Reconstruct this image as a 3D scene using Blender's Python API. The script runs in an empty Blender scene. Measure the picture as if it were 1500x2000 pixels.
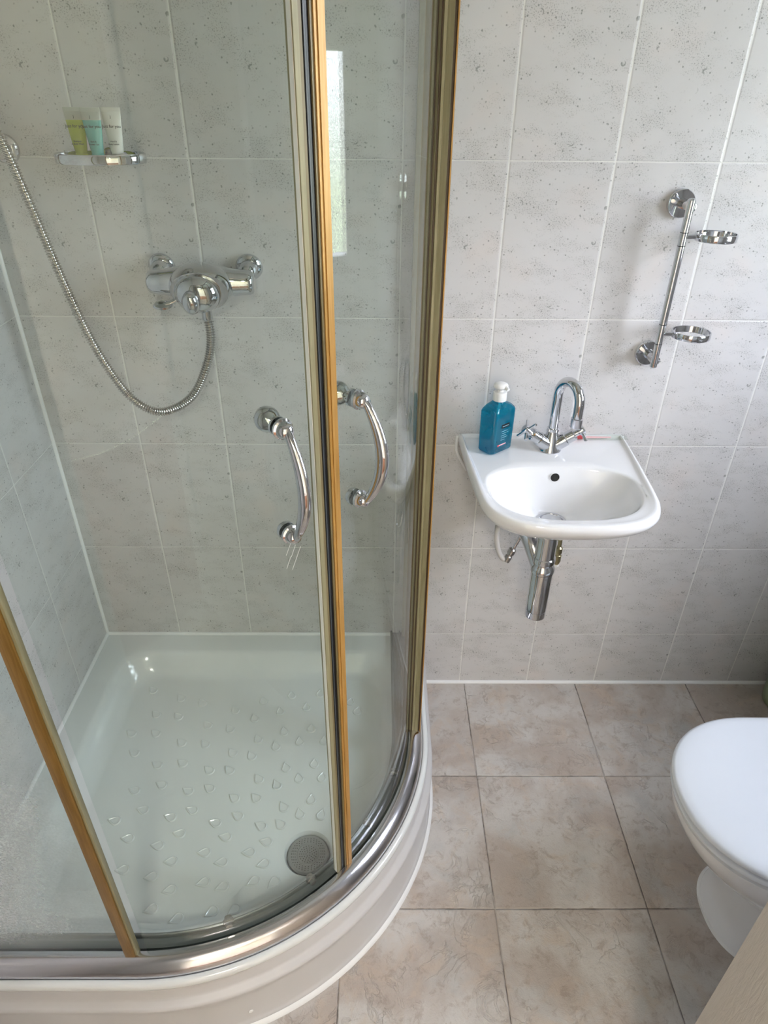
import bpy, bmesh, math, random
from mathutils import Vector, Matrix
PI = math.pi
random.seed(7)
S = bpy.context.scene
C = S.collection

# ------------------------------------------------------------------ camera
def make_camera():
    f, cx, cy, cz = 1305.58, -0.64162, -1.40966, 1.49493
    p, y, r = 0.56622, 0.00907, 0.00915
    fw = Vector((math.sin(y)*math.cos(p), math.cos(y)*math.cos(p), -math.sin(p)))
    rt = Vector((math.cos(y), -math.sin(y), 0))
    up = rt.cross(fw)
    r2 = rt*math.cos(r) + up*math.sin(r)
    u2 = -rt*math.sin(r) + up*math.cos(r)
    cam = bpy.data.cameras.new('camera'); o = bpy.data.objects.new('camera', cam); C.objects.link(o)
    M = Matrix((r2, u2, -fw)).transposed().to_4x4(); M.translation = (cx, cy, cz)
    o.matrix_world = M
    cam.sensor_fit = 'HORIZONTAL'; cam.sensor_width = 36; cam.lens = f/1500*36
    cam.clip_start = 0.02
    S.camera = o
make_camera()

# ------------------------------------------------------------------ light
SKY = 49.0
HALL_FILL_W = 23  # watts of the fill light added in the hall
S.view_settings.view_transform = 'Standard'; S.view_settings.look = 'None'
S.view_settings.gamma = 1; S.view_settings.use_curve_mapping = False
S.view_settings.exposure = 0.12
w = bpy.data.worlds.new('world'); S.world = w; w.use_nodes = True
nt = w.node_tree; nt.nodes.clear()
def world():
    N = nt.nodes; L = nt.links
    tc = N.new('ShaderNodeTexCoord'); sp = N.new('ShaderNodeSeparateXYZ'); L.new(tc.outputs['Generated'], sp.inputs[0])
    cr = N.new('ShaderNodeValToRGB'); L.new(sp.outputs['Z'], cr.inputs[0])
    e = cr.color_ramp.elements
    e[0].position = 0.0; e[0].color = (.20, .20, .16, 1)
    e[1].position = 1.0; e[1].color = (.94, .98, 1.12, 1)
    for p_, c_ in ((.36, (.22, .25, .18, 1)), (.44, (.34, .39, .29, 1)), (.485, (.50, .53, .53, 1)), (.56, (.84, .88, .98, 1))):
        k = cr.color_ramp.elements.new(p_); k.color = c_
    mp = N.new('ShaderNodeMath'); mp.operation = 'MULTIPLY_ADD'; mp.inputs[1].default_value = .5; mp.inputs[2].default_value = .5
    L.new(sp.outputs['Z'], mp.inputs[0]); L.new(mp.outputs[0], cr.inputs[0])
    bg = N.new('ShaderNodeBackground'); L.new(cr.outputs[0], bg.inputs[0]); bg.inputs[1].default_value = SKY
    out = N.new('ShaderNodeOutputWorld'); L.new(bg.outputs[0], out.inputs[0])
world()
def area(name, loc, rot, sx, sy, watts, col=(1, 1, 1), portal=False):
    l = bpy.data.lights.new(name, 'AREA'); l.shape = 'RECTANGLE'; l.size = sx; l.size_y = sy
    l.energy = watts; l.color = col
    o = bpy.data.objects.new(name, l); C.objects.link(o); o.location = loc; o.rotation_euler = rot
    if portal: l.cycles.is_portal = True
    return o

XL, XR, YF, ZC = -1.405, 0.62, -1.75, 2.35      # room: left wall, right wall, wall with the door, ceiling
WY0, WY1, WZ0, WZ1 = -0.99, -0.285, 0.94, 1.98  # window opening in the right wall
area('window_portal', (XR+.13, (WY0+WY1)/2, (WZ0+WZ1)/2), (0, PI/2, 0), WZ1-WZ0, WY1-WY0, 1, portal=True)

# ------------------------------------------------------------------ materials
def newmat(name):
    m = bpy.data.materials.new(name); m.use_nodes = True; m.node_tree.nodes.clear()
    return m, m.node_tree.nodes, m.node_tree.links
def principled(name, col, rough=.4, metal=0., coat=0., spec=None, bump=None, trans=0., sss=0.):
    m, N, L = newmat(name)
    b = N.new('ShaderNodeBsdfPrincipled'); o = N.new('ShaderNodeOutputMaterial'); L.new(b.outputs[0], o.inputs[0])
    b.inputs['Base Color'].default_value = (*col, 1); b.inputs['Roughness'].default_value = rough
    b.inputs['Metallic'].default_value = metal; b.inputs['Coat Weight'].default_value = coat
    b.inputs['Coat Roughness'].default_value = .03
    b.inputs['Transmission Weight'].default_value = trans
    if spec is not None: b.inputs['Specular IOR Level'].default_value = spec
    if bump:
        sc, st, dist = bump
        tc = N.new('ShaderNodeTexCoord'); nz = N.new('ShaderNodeTexNoise'); nz.inputs['Scale'].default_value = sc
        nz.inputs['Detail'].default_value = 4
        L.new(tc.outputs['Object'], nz.inputs['Vector'])
        bp = N.new('ShaderNodeBump'); bp.inputs['Strength'].default_value = st; bp.inputs['Distance'].default_value = dist
        L.new(nz.outputs[0], bp.inputs['Height']); L.new(bp.outputs[0], b.inputs['Normal'])
    return m
class G:
    """small helper for node maths"""
    def __init__(s, N, L): s.N, s.L = N, L
    def val(s, x, sock):
        if isinstance(x, (int, float)): sock.default_value = x
        else: s.L.new(x, sock)
    def m(s, op, a, b=0., c=None):
        n = s.N.new('ShaderNodeMath'); n.operation = op
        s.val(a, n.inputs[0]); s.val(b, n.inputs[1])
        if c is not None: s.val(c, n.inputs[2])
        return n.outputs[0]
    def step(s, x, a, b):
        n = s.N.new('ShaderNodeMapRange'); n.interpolation_type = 'SMOOTHSTEP'
        s.val(x, n.inputs['Value']); n.inputs['From Min'].default_value = a; n.inputs['From Max'].default_value = b
        return n.outputs[0]
    def comb(s, x, y, z=0.):
        n = s.N.new('ShaderNodeCombineXYZ'); s.val(x, n.inputs[0]); s.val(y, n.inputs[1]); s.val(z, n.inputs[2]); return n.outputs[0]
    def noise(s, v, scale, detail=3., rough=.55, dist=0.):
        n = s.N.new('ShaderNodeTexNoise'); s.L.new(v, n.inputs['Vector']); n.inputs['Scale'].default_value = scale
        n.inputs['Detail'].default_value = detail; n.inputs['Roughness'].default_value = rough; n.inputs['Distortion'].default_value = dist
        return n.outputs[0]
    def voro(s, v, scale, out='Distance', rand=1.):
        n = s.N.new('ShaderNodeTexVoronoi'); s.L.new(v, n.inputs['Vector']); n.inputs['Scale'].default_value = scale
        n.inputs['Randomness'].default_value = rand
        return n.outputs[out]
    def mix(s, f, a, b):
        n = s.N.new('ShaderNodeMix'); n.data_type = 'RGBA'
        s.val(f, n.inputs[0])
        for x, k in ((a, 6), (b, 7)):
            if isinstance(x, tuple): n.inputs[k].default_value = (*x, 1)
            else: s.L.new(x, n.inputs[k])
        return n.outputs[2]

def tile_wall(name, uaxis, u0, tw=.2, v0=.1926, th=.29686):
    m, N, L = newmat(name); g = G(N, L)
    tc = N.new('ShaderNodeTexCoord'); sp = N.new('ShaderNodeSeparateXYZ'); L.new(tc.outputs['Object'], sp.inputs[0])
    U = sp.outputs[uaxis]; V = sp.outputs['Z']
    a = g.m('DIVIDE', g.m('SUBTRACT', U, u0), tw); b = g.m('DIVIDE', g.m('SUBTRACT', V, v0), th)
    fu, fv = g.m('FRACT', a), g.m('FRACT', b)
    iu, iv = g.m('FLOOR', a), g.m('FLOOR', b)
    du = g.m('MULTIPLY', g.m('MINIMUM', fu, g.m('SUBTRACT', 1., fu)), tw)
    dv = g.m('MULTIPLY', g.m('MINIMUM', fv, g.m('SUBTRACT', 1., fv)), th)
    wob = g.m('MULTIPLY', g.m('SUBTRACT', g.noise(tc.outputs['Object'], 60., 2.), .5), .0012)
    d = g.m('ADD', g.m('MINIMUM', g.m('MULTIPLY', du, .8), g.m('MULTIPLY', dv, 1.3)), wob)
    grout = g.m('SUBTRACT', 1., g.step(d, .0007, .0014))
    # two alternating prints of the same tile
    alt = g.m('MULTIPLY', g.m('FRACT', g.m('MULTIPLY', g.m('ADD', iu, g.m('MULTIPLY', iv, 2.)), .5)), 3.7)
    tv = g.comb(g.m('MULTIPLY', fu, tw), g.m('MULTIPLY', fv, th), alt)
    # diagonal stretch of the mottling
    mp = N.new('ShaderNodeMapping'); mp.inputs['Rotation'].default_value = (0, 0, math.radians(-32)); mp.inputs['Scale'].default_value = (1, 1.9, 1)
    L.new(tv, mp.inputs[0])
    cl = g.noise(mp.outputs[0], 13., 4., .62)
    fine = g.noise(tv, 420., 2., .6)
    speck = g.m('MULTIPLY', g.step(fine, .555, .63), g.step(cl, .43, .62))
    vd = g.voro(tv, 120.); vc = g.voro(tv, 120., 'Color')
    sc = N.new('ShaderNodeSeparateColor'); L.new(vc, sc.inputs[0])
    dots = g.m('MULTIPLY', g.m('SUBTRACT', 1., g.step(vd, .13, .24)), g.step(sc.outputs[0], .55, .62))
    dots = g.m('MULTIPLY', dots, g.step(cl, .33, .52))
    # hook shaped scratches
    vh = g.voro(tv, 26.); vhc = g.voro(tv, 26., 'Color'); sh = N.new('ShaderNodeSeparateColor'); L.new(vhc, sh.inputs[0])
    ring = g.m('SUBTRACT', 1., g.step(g.m('ABSOLUTE', g.m('SUBTRACT', vh, .13)), .012, .034))
    ring = g.m('MULTIPLY', ring, g.m('MULTIPLY', g.step(sh.outputs[1], .45, .5), g.step(g.noise(tv, 70., 1.), .46, .54)))
    marks = g.m('MINIMUM', 1., g.m('ADD', g.m('MULTIPLY', speck, .75), g.m('ADD', g.m('MULTIPLY', dots, .9), g.m('MULTIPLY', ring, .8))))
    big = g.noise(g.comb(U, V, 0.), 5.5, 3.)
    warm = g.noise(g.comb(g.m('ADD', U, 7.), V, 3.), 8., 2.)
    c0 = g.mix(big, (.57, .555, .545), (.69, .68, .68))
    c0 = g.mix(g.m('MULTIPLY', g.step(warm, .52, .75), .35), c0, (.69, .61, .57))
    c0 = g.mix(g.m('MULTIPLY', g.step(cl, .45, .75), .26), c0, (.45, .44, .42))
    c1 = g.mix(g.m('MULTIPLY', marks, .85), c0, (.19, .195, .18))
    dirt = g.m('MULTIPLY', g.step(g.noise(tc.outputs['Object'], 9., 4., .7), .66, .74), .7)
    gc = g.mix(dirt, (.80, .79, .76), (.16, .15, .12))
    col = g.mix(grout, c1, gc)
    bs = N.new('ShaderNodeBsdfPrincipled'); L.new(col, bs.inputs['Base Color'])
    rr = g.m('ADD', .28, g.m('MULTIPLY', grout, .4)); L.new(rr, bs.inputs['Roughness'])
    bs.inputs['Specular IOR Level'].default_value = .5
    h = g.m('SUBTRACT', g.m('MULTIPLY', g.step(d, .0004, .0038), 1.), g.m('MULTIPLY', marks, .15))
    h = g.m('ADD', h, g.m('MULTIPLY', g.noise(tv, 35., 3.), .18))
    bp = N.new('ShaderNodeBump'); bp.inputs['Strength'].default_value = .55; bp.inputs['Distance'].default_value = .0012
    L.new(h, bp.inputs['Height']); L.new(bp.outputs[0], bs.inputs['Normal'])
    o = N.new('ShaderNodeOutputMaterial'); L.new(bs.outputs[0], o.inputs[0])
    return m
M_back = tile_wall('wall_tiles_back', 'X', 0.0)
M_side = tile_wall('wall_tiles_side', 'Y', -0.197)

def tile_floor():
    m, N, L = newmat('floor_tiles'); g = G(N, L)
    tc = N.new('ShaderNodeTexCoord'); sp = N.new('ShaderNodeSeparateXYZ'); L.new(tc.outputs['Object'], sp.inputs[0])
    U, V = sp.outputs['X'], sp.outputs['Y']; t = .33
    a = g.m('DIVIDE', g.m('SUBTRACT', U, -.38708), t); b = g.m('DIVIDE', g.m('SUBTRACT', V, .00745), t)
    fu, fv = g.m('FRACT', a), g.m('FRACT', b); iu, iv = g.m('FLOOR', a), g.m('FLOOR', b)
    du = g.m('MULTIPLY', g.m('MINIMUM', fu, g.m('SUBTRACT', 1., fu)), t)
    dv = g.m('MULTIPLY', g.m('MINIMUM', fv, g.m('SUBTRACT', 1., fv)), t)
    wob = g.m('MULTIPLY', g.m('SUBTRACT', g.noise(tc.outputs['Object'], 45., 3.), .5), .002)
    d = g.m('ADD', g.m('MINIMUM', du, dv), wob)
    grout = g.m('SUBTRACT', 1., g.step(d, .0002, .0010))
    off = g.m('ADD', g.m('MULTIPLY', iu, 3.31), g.m('MULTIPLY', iv, 7.73))
    v = g.comb(U, V, off)
    n1 = g.noise(v, 6., 4., .6, .4); n2 = g.noise(v, 13., 5., .65, .8); n3 = g.noise(v, 38., 7., .75, .5)
    col = g.mix(g.step(n1, .38, .62), (.47, .405, .355), (.60, .565, .53))
    col = g.mix(g.m('MULTIPLY', g.step(n2, .50, .68), .5), col, (.56, .45, .355))
    col = g.mix(g.m('MULTIPLY', g.step(g.noise(g.comb(U, V, 40.), 9., 4.), .52, .7), .6), col, (.46, .455, .44))
    col = g.mix(g.m('MULTIPLY', g.step(n3, .50, .66), .55), col, (.33, .26, .21))
    vein = g.m('ABSOLUTE', g.m('SUBTRACT', g.noise(v, 9., 7., .62, 1.8), .5))
    vm = g.m('SUBTRACT', 1., g.step(vein, .0, .02))
    vm = g.m('MULTIPLY', vm, g.step(g.noise(v, 7., 2.), .5, .6))
    col = g.mix(g.m('MULTIPLY', vm, .30), col, (.70, .63, .56))
    dk = g.step(g.noise(g.comb(U, V, 3.), 5., 3.), .40, .5)
    gc = g.mix(dk, (.46, .42, .38), (.09, .07, .055))
    col = g.mix(grout, col, gc)
    bs = N.new('ShaderNodeBsdfPrincipled'); L.new(col, bs.inputs['Base Color']); bs.inputs['Roughness'].default_value = .42
    bs.inputs['Specular IOR Level'].default_value = .35
    wrk = g.noise(v, 30., 8., .75, .7)
    h = g.m('ADD', g.m('MULTIPLY', g.step(d, .0, .003), .8), g.m('ADD', g.m('MULTIPLY', g.m('ADD', wrk, g.m('MULTIPLY', g.noise(v, 120., 4., .7, .6), .45)), .85), g.m('MULTIPLY', vm, .35)))
    bp = N.new('ShaderNodeBump'); bp.inputs['Strength'].default_value = .9; bp.inputs['Distance'].default_value = .003
    L.new(h, bp.inputs['Height']); L.new(bp.outputs[0], bs.inputs['Normal'])
    o = N.new('ShaderNodeOutputMaterial'); L.new(bs.outputs[0], o.inputs[0])
    return m
M_floor = tile_floor()

def sheet_glass(name, tint, scale=0., dirt=0.):
    """one clear sheet: each face reflects by its angle, the rest passes straight through"""
    m, N, L = newmat(name); g = G(N, L)
    lw = N.new('ShaderNodeLayerWeight'); lw.inputs[0].default_value = .5
    fr = g.m('ADD', .035, g.m('MULTIPLY', g.m('POWER', lw.outputs['Facing'], 5.), .93))
    tr = N.new('ShaderNodeBsdfTransparent'); tr.inputs[0].default_value = (*tint, 1)
    gl = N.new('ShaderNodeBsdfGlossy'); gl.inputs['Roughness'].default_value = .012
    mx = N.new('ShaderNodeMixShader'); L.new(fr, mx.inputs[0]); L.new(tr.outputs[0], mx.inputs[1]); L.new(gl.outputs[0], mx.inputs[2])
    last = mx.outputs[0]
    if dirt:
        tc = N.new('ShaderNodeTexCoord'); sp = N.new('ShaderNodeSeparateXYZ'); L.new(tc.outputs['Object'], sp.inputs[0])
        big = g.noise(tc.outputs['Object'], 6., 3.)
        # limescale creeps in from the wall side of the pane
        edge = g.m('SUBTRACT', 1., g.step(g.m('ADD', sp.outputs['X'], g.m('MULTIPLY', g.m('SUBTRACT', big, .5), .30)), -1.32, -1.05))
        low = g.m('MULTIPLY', g.step(sp.outputs['Z'], .20, .34), g.m('SUBTRACT', 1., g.step(sp.outputs['Z'], .80, 1.05)))
        fine = g.step(g.noise(tc.outputs['Object'], 260., 4., .75), .38, .62)
        f = g.m('MULTIPLY', g.m('MULTIPLY', edge, low), g.m('MULTIPLY', g.m('ADD', .45, g.m('MULTIPLY', fine, .55)), dirt))
        df = N.new('ShaderNodeBsdfDiffuse'); df.inputs[0].default_value = (.85, .87, .90, 1)
        tl = N.new('ShaderNodeBsdfTranslucent'); tl.inputs[0].default_value = (.85, .87, .90, 1)
        ad = N.new('ShaderNodeMixShader'); ad.inputs[0].default_value = .5; L.new(df.outputs[0], ad.inputs[1]); L.new(tl.outputs[0], ad.inputs[2])
        m2 = N.new('ShaderNodeMixShader'); L.new(f, m2.inputs[0]); L.new(last, m2.inputs[1]); L.new(ad.outputs[0], m2.inputs[2])
        last = m2.outputs[0]
    o = N.new('ShaderNodeOutputMaterial'); L.new(last, o.inputs[0])
    return m
M_glass = sheet_glass('shower_glass', (.953, .984, .968))
M_glass_scale = sheet_glass('shower_glass_limescale', (.945, .978, .966), dirt=.85)
M_shelfglass = sheet_glass('clear_plastic', (.93, .95, .93))

def obscure_glass():
    m, N, L = newmat('obscure_window_glass'); g = G(N, L)
    tc = N.new('ShaderNodeTexCoord')
    mp = N.new('ShaderNodeMapping'); mp.inputs['Scale'].default_value = (1, 1, 2.2); L.new(tc.outputs['Object'], mp.inputs[0])
    n = g.noise(mp.outputs[0], 95., 4., .75, 1.2)
    bp = N.new('ShaderNodeBump'); bp.inputs['Strength'].default_value = .8; bp.inputs['Distance'].default_value = .004; L.new(n, bp.inputs['Height'])
    tr = N.new('ShaderNodeBsdfTransparent')
    c = g.mix(g.step(n, .40, .60), (.38, .40, .42), (1., 1., 1.)); L.new(c, tr.inputs[0])
    gl = N.new('ShaderNodeBsdfGlossy'); gl.inputs['Roughness'].default_value = .15; L.new(bp.outputs[0], gl.inputs['Normal'])
    mx = N.new('ShaderNodeMixShader'); mx.inputs[0].default_value = .06
    L.new(tr.outputs[0], mx.inputs[1]); L.new(gl.outputs[0], mx.inputs[2])
    o = N.new('ShaderNodeOutputMaterial'); L.new(mx.outputs[0], o.inputs[0])
    return m
M_obscure = obscure_glass()

def soap_plastic():
    m, N, L = newmat('blue_soap_bottle_plastic'); g = G(N, L)
    lw = N.new('ShaderNodeLayerWeight'); lw.inputs[0].default_value = .5
    fr = g.m('ADD', .05, g.m('MULTIPLY', g.m('POWER', lw.outputs['Facing'], 4.), .6))
    tc = N.new('ShaderNodeTexCoord')
    n = g.noise(tc.outputs['Object'], 30., 3., .6, .8)
    c = g.mix(g.step(n, .35, .65), (.0, .40, .56), (.08, .68, .82))
    tr = N.new('ShaderNodeBsdfTransparent'); L.new(c, tr.inputs[0])
    df = N.new('ShaderNodeBsdfTranslucent'); df.inputs[0].default_value = (.0, .50, .68, 1)
    d2 = N.new('ShaderNodeBsdfDiffuse'); d2.inputs[0].default_value = (.0, .28, .42, 1)
    a0 = N.new('ShaderNodeMixShader'); a0.inputs[0].default_value = .5; L.new(df.outputs[0], a0.inputs[1]); L.new(d2.outputs[0], a0.inputs[2])
    a = N.new('ShaderNodeMixShader'); a.inputs[0].default_value = .38; L.new(tr.outputs[0], a.inputs[1]); L.new(a0.outputs[0], a.inputs[2])
    gl = N.new('ShaderNodeBsdfGlossy'); gl.inputs['Roughness'].default_value = .05
    b = N.new('ShaderNodeMixShader'); L.new(fr, b.inputs[0]); L.new(a.outputs[0], b.inputs[1]); L.new(gl.outputs[0], b.inputs[2])
    o = N.new('ShaderNodeOutputMaterial'); L.new(b.outputs[0], o.inputs[0])
    return m
M_soap = soap_plastic()

def brass(name, c1, c2, rough=.3, metal=.35, sc=60):
    m, N, L = newmat(name); g = G(N, L)
    tc = N.new('ShaderNodeTexCoord'); mp = N.new('ShaderNodeMapping'); mp.inputs['Scale'].default_value = (1, 1, .05); L.new(tc.outputs['Object'], mp.inputs[0])
    n = g.noise(mp.outputs[0], sc*6., 2.)
    b = N.new('ShaderNodeBsdfPrincipled'); L.new(g.mix(g.step(n, .3, .7), c1, c2), b.inputs['Base Color'])
    b.inputs['Roughness'].default_value = rough; b.inputs['Metallic'].default_value = metal
    o = N.new('ShaderNodeOutputMaterial'); L.new(b.outputs[0], o.inputs[0])
    return m
M_olive = brass('aged_olive_gold', (.255, .23, .125), (.31, .28, .165), .42, .12)
M_brownolive = brass('dark_olive_edge', (.17, .13, .06), (.21, .165, .08), .4, .1)
M_gold = brass('orange_gold', (.42, .225, .05), (.50, .28, .08), .36, .2)
M_browngold = brass('brown_gold', (.22, .12, .025), (.29, .165, .04))
M_darkbrown = principled('dark_brown_edge', (.06, .03, .01), .4)
M_seal = principled('black_rubber_seal', (.008, .008, .009), .35)
M_sealgrey = principled('grey_rubber_fin', (.05, .055, .06), .35)
M_chrome = principled('chrome', (.66, .67, .70), .05, 1.)
M_chromes = principled('satin_chrome', (.66, .65, .68), .16, 1.)
M_track = principled('grey_track', (.20, .21, .20), .35, .4)
M_hose = principled('ribbed_hose_chrome', (.52, .51, .49), .14, 1.)
M_dull = principled('dull_steel', (.42, .40, .38), .3, 1.)
M_brassfit = principled('old_brass_fitting', (.42, .37, .22), .3, 1.)
M_tray = principled('white_acrylic', (.74, .755, .745), .16, coat=.4)
M_riser = principled('white_plastic_panel', (.60, .585, .58), .28)
M_silicone = principled('white_silicone', (.86, .86, .85), .4)
M_ceramic = principled('white_ceramic', (.84, .84, .85), .10, coat=.6)
M_seat = principled('white_toilet_plastic', (.80, .83, .88), .22)
M_white = principled('white_plastic', (.85, .85, .84), .3)
M_upvc = principled('white_window_frame', (.86, .87, .88), .25)
M_paint = principled('white_ceiling_paint', (.82, .82, .81), .8)
M_hole = principled('dark_hollow', (.012, .010, .009), .5)
M_grate = principled('grey_waste_grate', (.34, .34, .33), .35, .4)
M_black = principled('black_print', (.01, .01, .012), .5)
M_green = principled('sage_green_plastic', (.27, .33, .21), .5, bump=(30., .5, .004))
M_bristle = principled('white_bristles', (.8, .8, .78), .8)
M_lime = principled('lime_gel', (.36, .44, .05), .25)
M_teal = principled('teal_gel', (.16, .44, .40), .2)
M_lotion = principled('white_lotion', (.74, .74, .70), .3)
M_tubeclear = principled('clear_tube_top', (.50, .52, .47), .3)
M_paleblue = principled('pale_blue_print', (.30, .62, .74), .5)
M_red = principled('red_print', (.62, .06, .07), .4)
M_pinkp = principled('pale_pink_print_and_hotspot', (.85, .52, .55), .4)  # packet stem, and the reflection painted on the soap label
M_capgrey = principled('frosted_cap', (.45, .44, .40), .3)
M_pvc = principled('grey_flexible_pipe', (.60, .58, .56), .4)
M_hallwall = principled('warm_hall_paint', (.60, .54, .45), .8)
M_hallfloor = principled('brown_carpet', (.16, .07, .035), .9, bump=(400., .6, .003))
def door_wood():
    m, N, L = newmat('cream_woodgrain_door'); g = G(N, L)
    tc = N.new('ShaderNodeTexCoord'); mp = N.new('ShaderNodeMapping'); mp.inputs['Scale'].default_value = (1., 1., .12); L.new(tc.outputs['Object'], mp.inputs[0])
    n = g.noise(mp.outputs[0], 260., 3., .6, .6)
    b = N.new('ShaderNodeBsdfPrincipled'); L.new(g.mix(n, (.62, .56, .50), (.70, .65, .59)), b.inputs['Base Color']); b.inputs['Roughness'].default_value = .45
    bp = N.new('ShaderNodeBump'); bp.inputs['Strength'].default_value = .6; bp.inputs['Distance'].default_value = .0012; L.new(n, bp.inputs['Height']); L.new(bp.outputs[0], b.inputs['Normal'])
    o = N.new('ShaderNodeOutputMaterial'); L.new(b.outputs[0], o.inputs[0])
    return m
M_door = door_wood()

# ------------------------------------------------------------------ mesh helpers
def obj(name, bm, mat, parent=None, angle=38, smooth=True, loc=None):
    bmesh.ops.recalc_face_normals(bm, faces=bm.faces[:])
    me = bpy.data.meshes.new(name); bm.to_mesh(me); bm.free()
    for p in me.polygons: p.use_smooth = smooth
    if smooth: me.set_sharp_from_angle(angle=math.radians(angle))
    me.materials.append(mat)
    o = bpy.data.objects.new(name, me); C.objects.link(o)
    if parent:
        o.parent = parent
        o.matrix_parent_inverse = Matrix.Translation(parent_world(parent)).inverted()
    return o
def parent_world(p):
    v = Vector((0, 0, 0)); q = p
    while q is not None and q.type == 'EMPTY':
        v += Vector(q.location); q = q.parent
    return v
def thing(name, label, cat, loc=(0, 0, 0), group=None):
    o = bpy.data.objects.new(name, None); C.objects.link(o); o.location = loc; o.empty_display_size = .02
    return tag(o, label, cat, group)
def tag(o, label, cat, group=None):
    o['label'] = label; o['category'] = cat
    if group: o['group'] = group
    return o
def struct(name, bm, mat, label=None, cat=None, parent=None, **k):
    o = obj(name, bm, mat, parent, **k)
    if not parent:
        o['kind'] = 'structure'
        if label: tag(o, label, cat)
    return o
def BM(): return bmesh.new()
def box(bm, x0, x1, y0, y1, z0, z1, bev=0., seg=2):
    b = bmesh.new(); bmesh.ops.create_cube(b, size=1)
    for v in b.verts:
        v.co = Vector(((x0+x1)/2+v.co.x*(x1-x0), (y0+y1)/2+v.co.y*(y1-y0), (z0+z1)/2+v.co.z*(z1-z0)))
    if bev: bmesh.ops.bevel(b, geom=b.edges[:], offset=bev, segments=seg, profile=.6, affect='EDGES')
    join(bm, b); return bm
def join(bm, b, M=None):
    if M is not None: bmesh.ops.transform(b, matrix=M, verts=b.verts[:])
    me = bpy.data.meshes.new('tmp'); b.to_mesh(me); b.free(); bm.from_mesh(me); bpy.data.meshes.remove(me)
def basis(axis):
    a = Vector(axis).normalized(); t = Vector((0, 0, 1)) if abs(a.z) < .9 else Vector((1, 0, 0))
    x = t.cross(a).normalized(); y = a.cross(x); return x, y, a
def lathe(bm, prof, org, axis=(0, 0, 1), seg=40, sx=1., sy=1.):
    """prof: (radius, height) pairs from one end to the other; closed at the ends"""
    x, y, a = basis(axis); org = Vector(org); rings = []
    for r, h in prof:
        if r < 1e-6: rings.append([bm.verts.new(org+a*h)])
        else: rings.append([bm.verts.new(org+a*h+x*(r*sx*math.cos(2*PI*i/seg))+y*(r*sy*math.sin(2*PI*i/seg))) for i in range(seg)])
    loft(bm, rings); return bm
def loft(bm, rings, cap0=True, cap1=True):
    for A, B in zip(rings, rings[1:]):
        n = max(len(A), len(B))
        if len(A) == 1 and len(B) == 1: continue
        for i in range(n):
            j = (i+1) % n
            if len(A) == 1: bm.faces.new((A[0], B[j], B[i]))
            elif len(B) == 1: bm.faces.new((A[i], A[j], B[0]))
            else: bm.faces.new((A[i], A[j], B[j], B[i]))
    if cap0 and len(rings[0]) > 2: bm.faces.new(rings[0][::-1])
    if cap1 and len(rings[-1]) > 2: bm.faces.new(rings[-1])
def cyl(bm, p0, p1, r, r2=None, seg=28, bev=.0008):
    p0, p1 = Vector(p0), Vector(p1); L_ = (p1-p0).length; r2 = r if r2 is None else r2; b = min(bev, L_*.3, r*.5)
    lathe(bm, [(r-b, 0), (r, b), (r2, L_-b), (r2-b, L_)], p0, p1-p0, seg); return bm
def tube(bm, pts, rad, seg=20, caps=True, flat=None):
    pts = [Vector(p) for p in pts]; n = len(pts); rings = []; up = None
    for i, p in enumerate(pts):
        t = (pts[min(i+1, n-1)]-pts[max(i-1, 0)]).normalized()
        if up is None: up = basis(t)[0]
        up = (up-t*up.dot(t)).normalized(); s = t.cross(up)
        r = rad(i, n) if callable(rad) else rad
        ra, rb = (r if isinstance(r, tuple) else (r, r))
        rings.append([bm.verts.new(p+up*(ra*math.cos(2*PI*k/seg))+s*(rb*math.sin(2*PI*k/seg))) for k in range(seg)])
    loft(bm, rings, caps, caps); return bm
def spline(ctrl, n):
    """Catmull-Rom through the control points, n samples"""
    P = [Vector(c) for c in ctrl]; P = [P[0]*2-P[1]]+P+[P[-1]*2-P[-2]]; m = len(P)-3; out = []
    for k in range(n):
        t = k/(n-1)*m; i = min(int(t), m-1); t -= i; a, b, c, d = P[i:i+4]
        out.append(.5*((2*b)+(c-a)*t+(2*a-5*b+4*c-d)*t*t+(3*b-a-3*c+d)*t**3))
    return out
def resample(pts, step):
    out = [pts[0].copy()]; acc = 0
    for a, b in zip(pts, pts[1:]):
        L_ = (b-a).length; s = step-acc
        while s <= L_: out.append(a.lerp(b, s/L_)); s += step
        acc = L_-(s-step)
    return out
def text_mesh(bm, s, size, M, ext=.0002):
    cu = bpy.data.curves.new('t', 'FONT'); cu.body = s; cu.size = size; cu.align_x = 'CENTER'; cu.extrude = ext
    o = bpy.data.objects.new('t', cu); C.objects.link(o)
    me = bpy.data.meshes.new_from_object(o); bpy.data.objects.remove(o)
    b = bmesh.new(); b.from_mesh(me); bpy.data.meshes.remove(me); join(bm, b, M)

# ------------------------------------------------------------------ room shell
b = BM(); box(b, XL-.1, XR+.15, YF-.12, .1, -.08, 0); struct('floor', b, M_floor, 'beige stone-look square floor tiles', 'floor', smooth=False)
b = BM(); box(b, XL-.1, XR+.15, YF-.12, .1, ZC, ZC+.08); struct('ceiling', b, M_paint, 'white painted bathroom ceiling', 'ceiling', smooth=False)
b = BM(); box(b, XL-.1, XR+.15, 0, .1, 0, ZC); struct('wall_back', b, M_back, 'speckled pale grey tiled wall behind the basin and shower', 'wall', smooth=False)
b = BM(); box(b, XL-.1, XL, YF, 0, 0, ZC); struct('wall_left', b, M_side, 'speckled pale grey tiled side wall of the shower', 'wall', smooth=False)
b = BM()
box(b, XR, XR+.15, YF, 0, 0, WZ0); box(b, XR, XR+.15, YF, 0, WZ1, ZC)
box(b, XR, XR+.15, WY1, 0, WZ0, WZ1); box(b, XR, XR+.15, YF, WY0, WZ0, WZ1)
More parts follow.
